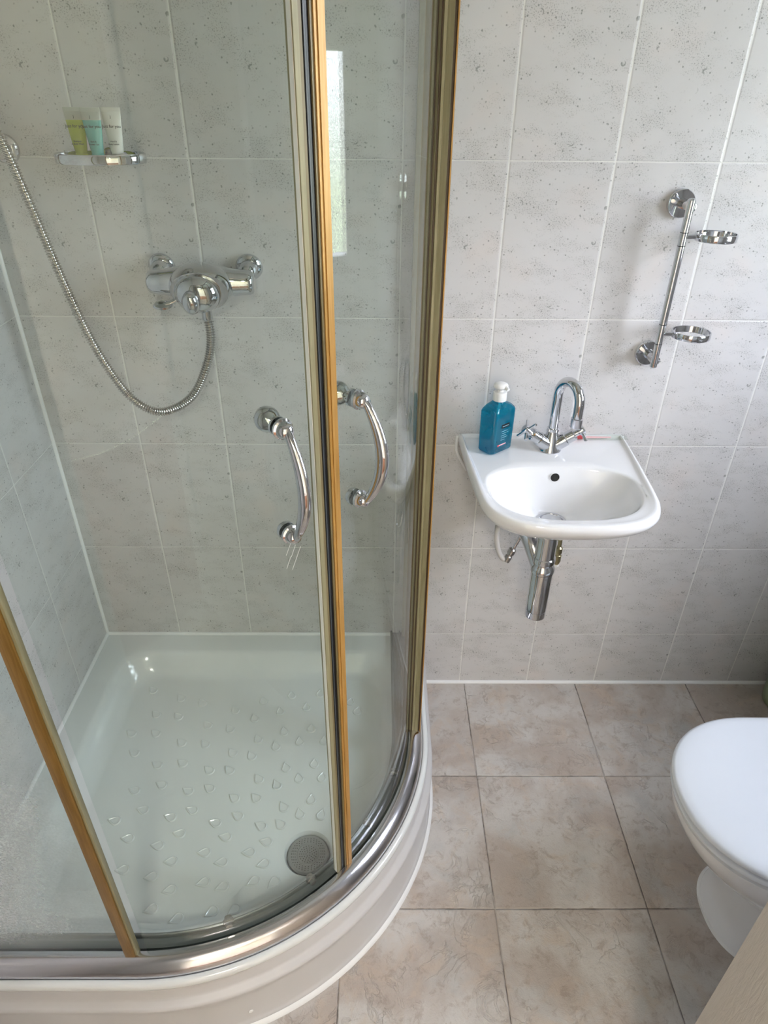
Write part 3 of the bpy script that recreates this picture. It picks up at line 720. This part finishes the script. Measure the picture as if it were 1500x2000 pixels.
def toiletry(x, y, mat, label, capmat, yaw, txt):
    t = thing('toiletry_tube', label, 'toiletry tube', (x, y, 1.3825), 'toiletry tubes on the soap shelf')
    z0, z1 = 1.3905, 1.4555; N = 32; W = .0175
    def ring(bm, z, extra=0.):
        s = (z-z0)/(z1-z0); s = max(0, min(1, s)); rx = .0098+(W-.0098)*s**.8+extra; ry = .0098*(1-s)**.6+.0009+extra
        return [bm.verts.new((x+math.cos(yaw)*rx*math.cos(2*PI*i/N)-math.sin(yaw)*ry*math.sin(2*PI*i/N), y+math.sin(yaw)*rx*math.cos(2*PI*i/N)+math.cos(yaw)*ry*math.sin(2*PI*i/N), z)) for i in range(N)]
    zf = z0+(z1-z0)*.80
    b = BM(); loft(b, [ring(b, z0+(zf-z0)*i/12) for i in range(13)]); obj('tube_body', b, mat, t, 50)
    b = BM(); loft(b, [ring(b, zf+(z1-zf)*i/4) for i in range(5)]); n0 = ring(b, z1); n1 = ring(b, z1+.006)
    loft(b, [n0, n1]); obj('tube_end', b, M_tubeclear if mat != M_lotion else M_lotion, t, 50)
    b = BM(); lathe(b, [(.0090, 0), (.0105, .001), (.0108, .0085), (.0098, .0092), (0, .0092)], (x, y, 1.3823), seg=32); obj('tube_cap', b, capmat, t, 40)
    b = BM(); base = Vector((x, y, 0)); nf = Vector((math.sin(yaw), -math.cos(yaw), 0)); u = Vector((math.cos(yaw), math.sin(yaw), 0))
    def at(z, tilt=0.):
        s = (z-z0)/(z1-z0); ry = .0098*(1-s)**.6+.0018
        M = Matrix((u, Vector((0, 0, 1)), nf)).transposed().to_4x4(); M.translation = base+nf*ry+Vector((0, 0, z)); return M
    text_mesh(b, 'Just for you', .0070, at(z0+.0405)); text_mesh(b, 'J', .0055, at(z0+.0555))
    for k, wd in ((0, txt[0]), (1, txt[1])): text_mesh(b, wd, .0038, at(z0+.0185-.0042*k))
    obj('tube_print', b, M_black, t, smooth=False)
toiletry(-1.1765, -.052, M_lime, 'leftmost toiletry tube on the soap shelf, filled with lime green gel', M_lime, .05, ('Shampoo', '& Body Wash'))
toiletry(-1.1440, -.062, M_teal, 'middle toiletry tube on the soap shelf, filled with teal gel', M_teal, .0, ('Bath &', 'Shower Gel'))
toiletry(-1.1120, -.052, M_lotion, 'rightmost toiletry tube on the soap shelf, white lotion tube', M_capgrey, -.05, ('Hand &', 'Body Lotion'))

# ------------------------------------------------------------------ wash basin
BX = -.267
def smooth_closed(P, n):
    m = len(P); out = []
    for i in range(m):
        a, b_, c, d = P[i-1], P[i], P[(i+1) % m], P[(i+2) % m]
        for k in range(n):
            t = k/n
            out.append(tuple(.5*((2*b_[j])+(c[j]-a[j])*t+(2*a[j]-5*b_[j]+4*c[j]-d[j])*t*t+(3*b_[j]-a[j]-3*c[j]+d[j])*t**3) for j in (0, 1)))
    return out
def basin():
    t = thing('wash_basin', 'small white ceramic wall-hung basin right of the shower', 'basin', (BX, 0, .64))
    half = [(.0, -.399), (.045, -.398), (.09, -.391), (.13, -.375), (.158, -.348), (.1735, -.312), (.1795, -.27), (.1835, -.22), (.187, -.16), (.1895, -.10), (.191, -.05), (.1915, -.0005)]
    # open smoothing of the half outline, mirrored, flat along the wall
    hp = [(p.x, p.y) for p in spline([(-.045, -.398, 0)]+[(x, y, 0) for x, y in half], 90)]
    hp = [p for p in hp if p[0] >= 0]
    out = [(BX+x, y) for x, y in hp]+[(BX-x, y) for x, y in hp[::-1]]
    c = (BX, -.23); N = 180
    def inset(P, d):
        return [(BX+(x-BX)*(1-d/.19), -.2+(y+.2)*(1-d/.2) if y < -.02 else min(-.0005, y)) for x, y in P]
    def ins(P, d, back=None):
        q = []
        for x, y in P:
            sx = (abs(x-BX)-d)/max(abs(x-BX), 1e-6) if abs(x-BX) > d else 0.
            # shift along the outline normal, approximated by scaling about the basin's middle
            yy = y+d*max(0, min(1, (-y-.12)/.2)) if back is None else y
            q.append((BX+(x-BX)*(1-d/.185), yy))
        return q
    O = by_angle(out, c, N)
    b = BM()
    def ring(P, z): return [b.verts.new((x, y, z)) for x, y in P]
    def bowl(a, f, bk, n_, dx=0.):
        # bowl opening: half width a, front f, back bk
        cy = -.235; P = []
        for i in range(240):
            th = 2*PI*i/240; cs, sn = math.cos(th), math.sin(th)
            x = a*math.copysign(abs(cs)**(2/n_), cs); yy = (bk-cy if sn > 0 else cy-f)*math.copysign(abs(sn)**(2/n_), sn)
            P.append((BX+dx+x, cy+yy))
        return by_angle(P, c, N)
    def lerp(P, Q, s): return [(p[0]+(q[0]-p[0])*s, p[1]+(q[1]-p[1])*s) for p, q in zip(P, Q)]
    foot = by_angle([(BX+.055*math.cos(2*PI*i/90), -.19+.055*math.sin(2*PI*i/90)) for i in range(90)], (BX, -.19), N)
    foot = [(x, min(y, -.0006)) for x, y in foot]
    def move(dd):
        # inset by a distance, towards the bowl
        Q = bowl(.156, -.364, -.150, 2.5); P = []
        for p, q in zip(O, Q): L_ = math.hypot(q[0]-p[0], q[1]-p[1]); P.append((p[0]+(q[0]-p[0])*dd/L_, p[1]+(q[1]-p[1])*dd/L_))
        return P
    def under(s, z): return ring([(x, min(y, -.0006)) for x, y in lerp(O, foot, s)], z)
    R = [under(1., .684), under(.90, .696), under(.74, .714), under(.54, .736), under(.34, .757), under(.17, .774), under(.07, .787), under(.02, .797), ring(O, .806),
         ring(move(.0012), .8120), ring(move(.0035), .8165), ring(move(.0065), .8190)]
    def deck(s, zr, zd):
        # raised rim at the back and sides, running out towards the front
        P = move(s) if s < .05 else lerp(O, bowl(.156, -.364, -.150, 2.5), s); out_ = []
        for x, y in P:
            k = max(0., min(1., (-y-.20)/.14)); k = k*k*(3-2*k); out_.append(b.verts.new((x, y, zd+(zr-zd)*k)))
        return out_
    R += [deck(.0095, .8192, .8205), deck(.0130, .8188, .8200), deck(.0160, .8182, .8165), deck(.0190, .8172, .8140), deck(.0225, .8160, .8135), deck(.85, .8135, .8135)]
    R += [ring(bowl(.156, -.364, -.150, 2.5), .8130), ring(bowl(.1535, -.361, -.1525, 2.5), .8105), ring(bowl(.1505, -.357, -.155, 2.5), .805), ring(bowl(.147, -.352, -.158, 2.5), .796), ring(bowl(.141, -.338, -.161, 2.45), .785),
          ring(bowl(.126, -.312, -.163, 2.4), .769), ring(bowl(.106, -.287, -.165, 2.3), .751), ring(bowl(.080, -.264, -.168, 2.2), .732), ring(bowl(.056, -.244, -.171, 2.1), .716)]
    w0 = by_angle([(BX-.003+.034*math.cos(2*PI*i/60), -.205+.034*math.sin(2*PI*i/60)) for i in range(60)], (BX-.003, -.205), N)
    R.append(ring(w0, .7075)); R.append(ring([(BX-.003+(x-BX+.003)*.7, -.205+(y+.205)*.7) for x, y in w0], .700))
    loft(b, R, True, True)
    body = obj('basin_bowl', b, M_ceramic, t, 60)
    b = BM(); lathe(b, [(.0, .0), (.0325, 0), (.0335, .002), (.031, .0045), (.026, .004), (.024, .001), (.0225, .001), (.021, .006), (.012, .0085), (0, .009)], (BX-.003, -.205, .7065), seg=48)
    obj('basin_waste', b, M_chrome, t, 40)
    b = BM(); nn = Vector((0, -1, .10)).normalized()
    lathe(b, [(0, 0), (.0105, 0), (.0112, .0012), (.0098, .0012), (.0092, .0002), (0, .0002)], (BX+.003, -.1600, .7905), nn, 36, 1., 1.)
    obj('overflow_ring', b, M_ceramic, t, 40)
    b = BM(); lathe(b, [(0, .0001), (.0094, .0001), (.0094, .0009), (0, .0009)], (BX+.003, -.1600, .7905), nn, 36); obj('overflow_hole', b, M_hole, t, 40)
basin()
b = BM()
tube(b, spline([(BX-.192, -.0015, .808), (BX-.1, -.002, .8135), (BX, -.002, .8135), (BX+.1, -.002, .8135), (BX+.192, -.0015, .808)], 30), .0045, 12)
tube(b, spline([(BX-.1925, -.002, .812), (BX-.191, -.002, .77), (BX-.165, -.002, .72)], 12), .0035, 10); tube(b, spline([(BX+.1925, -.002, .812), (BX+.191, -.002, .77), (BX+.165, -.002, .72)], 12), .0035, 10)
struct('trim_4', b, M_silicone, 'white sealant line where the basin meets the tiles', 'sealant bead')

def tap():
    c = Vector((-.2600, -.074, .8137))
    t = thing('basin_tap', 'chrome swan-neck mixer tap with cross handles on the basin', 'tap', c)
    b = BM(); lathe(b, [(0, 0), (.0235, 0), (.0245, .002), (.0235, .005), (.021, .012), (.019, .022), (.0165, .032), (.0125, .042), (.0115, .046), (.0135, .047), (.0135, .053), (.0118, .0545), (0, .055)], c, seg=40)
    e = {}
    for s in (-1, 1):
        d = Vector((s*.80, -.10, .58)).normalized(); p = c+Vector((s*.006, -.002, .012))
        lathe(b, [(.0, .0), (.0165, .002), (.0165, .020), (.0158, .030), (.0138, .032), (.0138, .050), (.0118, .052), (.0, .0525)], p, d, 32)
        e[s] = (p+d*.050, d)
    obj('tap_body', b, M_chrome, t, 35)
    for s in (-1, 1):
        p, d = e[s]; b = BM()
        lathe(b, [(.0075, 0), (.0075, .010), (.0095, .012), (.0100, .021), (.0085, .0245), (.0, .025)], p, d, 24)
        x, y, a = basis(d)
        for k in range(4):
            th = PI/4+k*PI/2+(.25 if s < 0 else -.1); v = x*math.cos(th)+y*math.sin(th); q = p+d*.0165
            cyl(b, q+v*.005, q+v*.0285, .0034, seg=16)
        obj('tap_handle', b, M_chrome, t, 40)
    # spout
    r0 = c+Vector((0, 0, .050)); dv = Vector((.42, -.907, 0)).normalized(); R_ = .0345; zt = .945
    P = [Vector((r0.x, r0.y, r0.z+(zt-r0.z)*i/8)) for i in range(8)]
    for i in range(25):
        a = PI-PI*i/24; P.append(Vector((r0.x, r0.y, zt))+dv*(R_+R_*math.cos(a))+Vector((0, 0, R_*1.12*math.sin(a))))
    P += [P[-1]+Vector((0, 0, -.006*i)) for i in range(1, 7)]
    b = BM(); tube(b, P, .0105, 28)
    sp = obj('spout', b, M_chrome, t, 50)
    b = BM(); e_ = P[-1]; lathe(b, [(.0105, .010), (.0125, .009), (.0125, -.010), (.0115, -.011), (.010, -.009), (0, -.009)], e_, (0, 0, 1), 28); obj('aerator', b, M_chromes, sp, 40)
tap()

def soap():
    cx, cy, z0 = -.3840, -.072, .8140; ang = math.radians(40)
    t = thing('soap_bottle', 'clear blue liquid soap bottle with white pump on the basin left corner', 'soap bottle', (cx, cy, z0))
    ux, uy = Vector((math.cos(ang), math.sin(ang), 0)), Vector((-math.sin(ang), math.cos(ang), 0))
    def rr(bm, hx, hy, rc, z, N=8):
        P = []
        for qx, qy, a0 in ((1, 1, 0), (-1, 1, 90), (-1, -1, 180), (1, -1, 270)):
            for i in range(N+1):
                a = math.radians(a0+90*i/N); P.append((qx*(hx-rc)+rc*math.cos(a), qy*(hy-rc)+rc*math.sin(a)))
        return [bm.verts.new(Vector((cx, cy, z))+ux*x+uy*y) for x, y in P]
    b = BM(); hx, hy = .0345, .0225
    R = [rr(b, hx-.006, hy-.006, .010, z0), rr(b, hx-.002, hy-.002, .010, z0+.0015), rr(b, hx, hy, .010, z0+.005), rr(b, hx+.0005, hy+.0005, .010, z0+.05), rr(b, hx+.001, hy+.0005, .010, z0+.095),
         rr(b, hx-.001, hy-.001, .010, z0+.100), rr(b, .026, .0185, .010, z0+.107), rr(b, .016, .0145, .0125, z0+.113), rr(b, .0125, .0125, .0122, z0+.116), rr(b, .012, .012, .0118, z0+.120)]
    loft(b, R); obj('bottle_body', b, M_soap, t, 45)
    b = BM(); o = (cx, cy, z0+.117)
    lathe(b, [(0, 0), (.0145, 0), (.0148, .001), (.0145, .018), (.0130, .0195), (.0068, .0195), (.0062, .021), (.0062, .028), (0, .028)], o, seg=40); p = obj('pump', b, M_white, t, 40)
    b = BM(); lathe(b, [(.006, .024), (.010, .0255), (.0150, .029), (.0158, .0325), (.014, .036), (.009, .0388), (0, .0395)], o, seg=40)
    tube(b, spline([(cx+.003, cy-.004, o[2]+.031), (cx+.010, cy-.013, o[2]+.031), (cx+.013, cy-.018, o[2]+.029)], 10), lambda i, n: .0052-.0015*i/n, 14); obj('pump_head', b, M_white, p, 50)
    b = BM(); tube(b, [(cx, cy, z0+.006), (cx, cy, z0+.118)], .0028, 10); obj('dip_tube', b, M_white, p)
    # label printed on the broad face towards the room, plus a painted hotspot
    nf = -uy
    def quad(bm, x0, x1, za, zb, off=.0006):
        P = [Vector((cx, cy, z0+z))+ux*x+nf*(hy+off) for x, z in ((x0, za), (x1, za), (x1, zb), (x0, zb))]
        Q = [p_+nf*.0003 for p_ in P]; loft(bm, [[bm.verts.new(p_) for p_ in P], [bm.verts.new(p_) for p_ in Q]])
    b = BM(); quad(b, -.011, .014, .060, .069); obj('label_block', b, M_black, t, smooth=False)
    b = BM()
    for k, (x0, x1) in enumerate(((-.010, .010), (-.008, .012), (-.010, .006), (-.009, .011), (-.010, .002))): quad(b, x0, x1, .052-.005*k, .0528-.005*k)
    quad(b, -.008, .011, .0636, .0648, .0011); obj('label_print', b, M_paleblue, t, smooth=False)
    b = BM(); quad(b, -.014, .008, .0195, .0222); ps = obj('label_hotspot', b, M_pinkp, t, smooth=False)  # pale pink bar paints a reflection on the label
    b = BM(); quad(b, -.019, -.014, .019, .0227); obj('stripe_end', b, M_red, ps, smooth=False)
soap()

def packet():
    t = thing('toothbrush_packet', 'clear plastic packet with red print lying behind the tap', 'toothbrush packet', (-.14, -.018, .8145))
    b = BM(); N = 30; R = []
    for i in range(17):
        s = i/16; x = -.218+.145*s; h = .0005+.0042*math.sin(PI*s)**.4; w_ = .0125
        R.append([b.verts.new((x, -.0240+w_*math.cos(2*PI*k/N), .8200+h*math.sin(2*PI*k/N))) for k in range(N)])
    loft(b, R); obj('wrapper', b, M_shelfglass, t, 60)
    b = BM(); tube(b, spline([(-.215, -.021, .8200), (-.195, -.023, .8202), (-.175, -.024, .8202)], 12), lambda i, n: (.0036, .0050), 14); obj('red_handle', b, M_red, t, 60)
    b = BM(); tube(b, spline([(-.175, -.024, .8202), (-.14, -.025, .8202), (-.11, -.024, .8202)], 12), lambda i, n: (.0022, .0032-.002*i/n), 14); obj('pink_stem', b, M_pinkp, t, 60)
packet()

# ------------------------------------------------------------------ waste trap and pipes below the basin
def trap():
    x, y = BX-.003, -.200
    t = thing('bottle_trap', 'chrome bottle trap hanging under the basin', 'waste trap', (x, y, .44))
    b = BM(); lathe(b, [(.0, .0), (.0225, 0), (.0242, .002), (.0245, .020), (.0236, .0205), (.0236, .0215), (.0245, .022), (.0245, .128), (.0235, .132), (.0, .132)], (x, y, .438), seg=44); obj('trap_cup', b, M_chrome, t, 35)
    b = BM(); lathe(b, [(0, .130), (.0245, .130), (.0268, .133), (.0268, .143), (.0245, .147), (.021, .153), (.021, .158), (.0248, .160), (.0252, .166), (.0248, .172), (.0225, .174), (.0225, .236), (.0245, .238), (.0245, .2485), (.021, .2495), (0, .2495)], (x, y, .438), seg=44); obj('trap_collar', b, M_chrome, t, 35)
    b = BM(); tube(b, spline([(x-.006, y+.006, .580), (x-.026, y+.04, .625), (x-.040, y+.09, .640), (x-.044, -.012, .642)], 20), lambda i, n: .020-.003*i/n, 24)
    lathe(b, [(0, 0), (.030, 0), (.031, .003), (.026, .008), (.018, .010), (0, .010)], (x-.044, -.0005, .642), (0, -1, 0), 32); obj('outlet_pipe', b, M_chromes, t, 50)
trap()
def pipes():
    b = BM(); tube(b, spline([(-.338, -.055, .655), (-.352, -.062, .612), (-.3545, -.070, .570), (-.347, -.078, .535), (-.335, -.082, .516), (-.325, -.082, .516)], 40), .0062, 16)
    o = thing('supply_hose', 'grey flexible supply pipe curling below the left of the basin', 'pipe', (-.34, -.07, .6)); obj('pipe', b, M_pvc, o, 60)
    b = BM(); d = Vector((.42, .1, 1)).normalized(); p = Vector((-.3275, -.083, .509))
    lathe(b, [(0, 0), (.0085, .001), (.0088, .016), (.0072, .018), (.0072, .022), (.0092, .024), (.0092, .036), (.0065, .039), (0, .040)], p, d, 6*3); obj('pipe_fitting', b, M_dull, o, 30)
    b = BM(); tube(b, [p+d*.036, p+d*.09], .0048, 14); obj('pipe_tail', b, M_chromes, o, 60)
    t = thing('isolating_valve', 'small brass pipe fitting with white cap right of the bottle trap', 'pipe fitting', (-.2, -.08, .55))
    b = BM(); p = Vector((-.2005, -.080, .492)); lathe(b, [(0, .008), (.0062, .008), (.0075, .014), (.0088, .017), (.0088, .034), (.0065, .036), (.0065, .040), (.0088, .042), (.0088, .056), (.005, .060), (.005, .262), (0, .262)], p, (0, .02, 1), 18); obj('valve_body', b, M_brassfit, t, 30)
    b = BM(); lathe(b, [(0, -.004), (.004, -.002), (.0068, .002), (.0068, .008), (0, .009)], p, (0, .02, 1), 18); obj('end_cap', b, M_white, t, 40)
pipes()

# ------------------------------------------------------------------ tumbler holder rail
def holder():
    t = thing('tumbler_rail', 'chrome wall rail with two empty ring holders above the basin', 'tumbler holder', (-.062, 0, 1.0))
    x, y = -.0655, -.060
    b = BM(); cyl(b, (x, y, 1.000), (x, y, 1.326), .0075, bev=.003); obj('rail', b, M_chrome, t, 40)
    for z in (1.052, 1.092, 1.243, 1.267):
        b = BM(); cyl(b, (x, y, z-.0006), (x, y, z+.0006), .0077, bev=.0001); obj('joint_line', b, M_seal, t)
    for z in (1.0145, 1.3105):
        b = BM(); lathe(b, [(0, 0), (.0245, 0), (.026, .0015), (.026, .0115), (.0245, .013), (.010, .0135), (.0095, .015), (.0095, .058), (0, .060)], (x+.003, -.0004, z), (0, -1, 0), 48); obj('wall_disc', b, M_chrome, t, 40)
    for z in (1.2595, 1.0725):
        N = 64; b = BM(); c = Vector((-.0035, y, z)); R_ = .038; hh = .0065; th = .0022
        def ring(r, zz): return [b.verts.new((c.x+r*math.cos(2*PI*i/N), c.y+r*math.sin(2*PI*i/N), c.z+zz)) for i in range(N)]
        Q = [ring(R_, -hh), ring(R_+.0006, -hh+.001), ring(R_+.0006, hh-.001), ring(R_, hh), ring(R_-th, hh), ring(R_-th, -hh)]
        loft(b, Q, False, False); loft(b, [Q[-1], Q[0]], False, False)
        cyl(b, (x+.004, y, z), (c.x-R_+.0005, y, z), .0045, seg=20); obj('ring_holder', b, M_chrome, t, 40)
holder()

# ------------------------------------------------------------------ toilet
def toilet():
    cy = -.662
    t = thing('toilet', 'white toilet with closed lid at the right', 'toilet', (.25, cy, 0))
    N = 96
    def egg(bm, xf, xb, hw, z, n=2.15, tilt=0.):
        out = []; xm = xf+hw*1.12
        for i in range(N):
            a = 2*PI*i/N; cs, sn = math.cos(a), math.sin(a)
            L_ = (xb-xm) if cs > 0 else (xm-xf); nn = 3.2 if cs > 0 else n
            x = xm+L_*math.copysign(abs(cs)**(2/nn), cs); y = cy+hw*math.copysign(abs(sn)**(2/nn), sn)
            out.append(bm.verts.new((x, y, z+tilt*(x-xf))))
        return out
    xf, xb = -.094, .385
    b = BM(); loft(b, [egg(b, xf+.016, xb, .162, .4030), egg(b, xf+.004, xb+.002, .174, .4042), egg(b, xf, xb+.003, .178, .408), egg(b, xf+.001, xb+.003, .177, .4135), egg(b, xf+.007, xb, .171, .4175), egg(b, xf+.022, xb-.01, .158, .4200), egg(b, xf+.08, xb-.06, .10, .4218), egg(b, xf+.17, xb-.15, .02, .4222)]); obj('toilet_lid', b, M_seat, t, 60)
    b = BM(); loft(b, [egg(b, xf+.016, xb, .162, .3840), egg(b, xf+.004, xb, .174, .3860), egg(b, xf+.002, xb, .176, .393), egg(b, xf+.006, xb, .173, .3970), egg(b, xf+.016, xb, .163, .3985), egg(b, xf+.03, xb, .15, .3987)]); obj('toilet_seat', b, M_seat, t, 60)
    b = BM()
    R = [egg(b, .062, .46, .118, .0, 2.3), egg(b, .066, .46, .116, .010, 2.3), egg(b, .075, .46, .110, .014, 2.3), egg(b, .087, .46, .103, .06, 2.3), egg(b, .094, .46, .098, .12, 2.3), egg(b, .090, .46, .100, .155, 2.3), egg(b, .072, .46, .112, .176, 2.3), egg(b, .040, .46, .131, .205, 2.2), egg(b, -.004, .46, .149, .245, 2.2), egg(b, -.045, .46, .162, .29, 2.15), egg(b, -.072, .46, .170, .33, 2.15), egg(b, -.084, .46, .1735, .36, 2.15), egg(b, -.086, .46, .174, .375, 2.15), egg(b, -.074, .46, .165, .3805, 2.15)]
    loft(b, R); obj('toilet_pan', b, M_ceramic, t, 60)
    b = BM(); box(b, .455, XR-.002, cy-.19, cy+.19, .37, .74, .025, 4); c_ = obj('cistern', b, M_ceramic, t, 50)
    b = BM(); box(b, .448, XR-.002, cy-.197, cy+.197, .74, .775, .012, 3); obj('cistern_lid', b, M_ceramic, c_, 50)
    b = BM(); cyl(b, (.535, cy, .775), (.535, cy, .781), .02); obj('flush_button', b, M_chrome, c_)
    for s in (-1, 1):
        b = BM(); cyl(b, (.392, cy+s*.07, .384), (.392, cy+s*.07, .410), .010); obj('seat_hinge', b, M_chrome, t)
    b = BM(); loft(b, [egg(b, .0575, .462, .1225, .0, 2.3), egg(b, .0595, .462, .1205, .0035, 2.3)]); obj('sealant', b, M_silicone, t, 60)
toilet()
def brush():
    x, y = .528, -.078
    t = thing('toilet_brush_holder', 'sage green toilet brush holder in the corner beyond the toilet', 'toilet brush', (x, y, 0))
    b = BM(); lathe(b, [(0, 0), (.050, 0), (.054, .003), (.057, .03), (.058, .07), (.056, .12), (.049, .17), (.042, .21), (.040, .235), (.036, .238), (.034, .234), (.036, .20), (0, .2)], (x, y, .0005), seg=40); obj('holder', b, M_green, t, 50)
    b = BM(); lathe(b, [(0, .20), (.033, .20), (.035, .225), (.012, .238), (.009, .25), (.009, .36), (.013, .37), (.011, .385), (0, .388)], (x, y, 0), seg=24); obj('brush_handle', b, M_green, t, 50)
brush()

# ------------------------------------------------------------------ ceiling lamp
def lamp():
    t = thing('ceiling_lamp', 'round white ceiling lamp in the middle of the room', 'lamp', (-.35, -.85, ZC))
    b = BM(); lathe(b, [(0, 0), (.13, 0), (.135, .006), (.13, .018), (0, .018)], (-.35, -.85, ZC-.0185), seg=48); obj('lamp_base', b, M_white, t)
    b = BM(); lathe(b, [(.118, 0), (.115, -.02), (.09, -.045), (.05, -.058), (0, -.062)], (-.35, -.85, ZC-.019), seg=48); obj('lamp_shade', b, M_white, t)
    h = area('hall_fill_light', (-.6, -2.6, ZC-.05), (0, 0, 0), .3, .3, HALL_FILL_W, (1, .93, .85))  # added fill through the doorway for low walls and floor, no fixture
lamp()
bpy.context.view_layer.update()
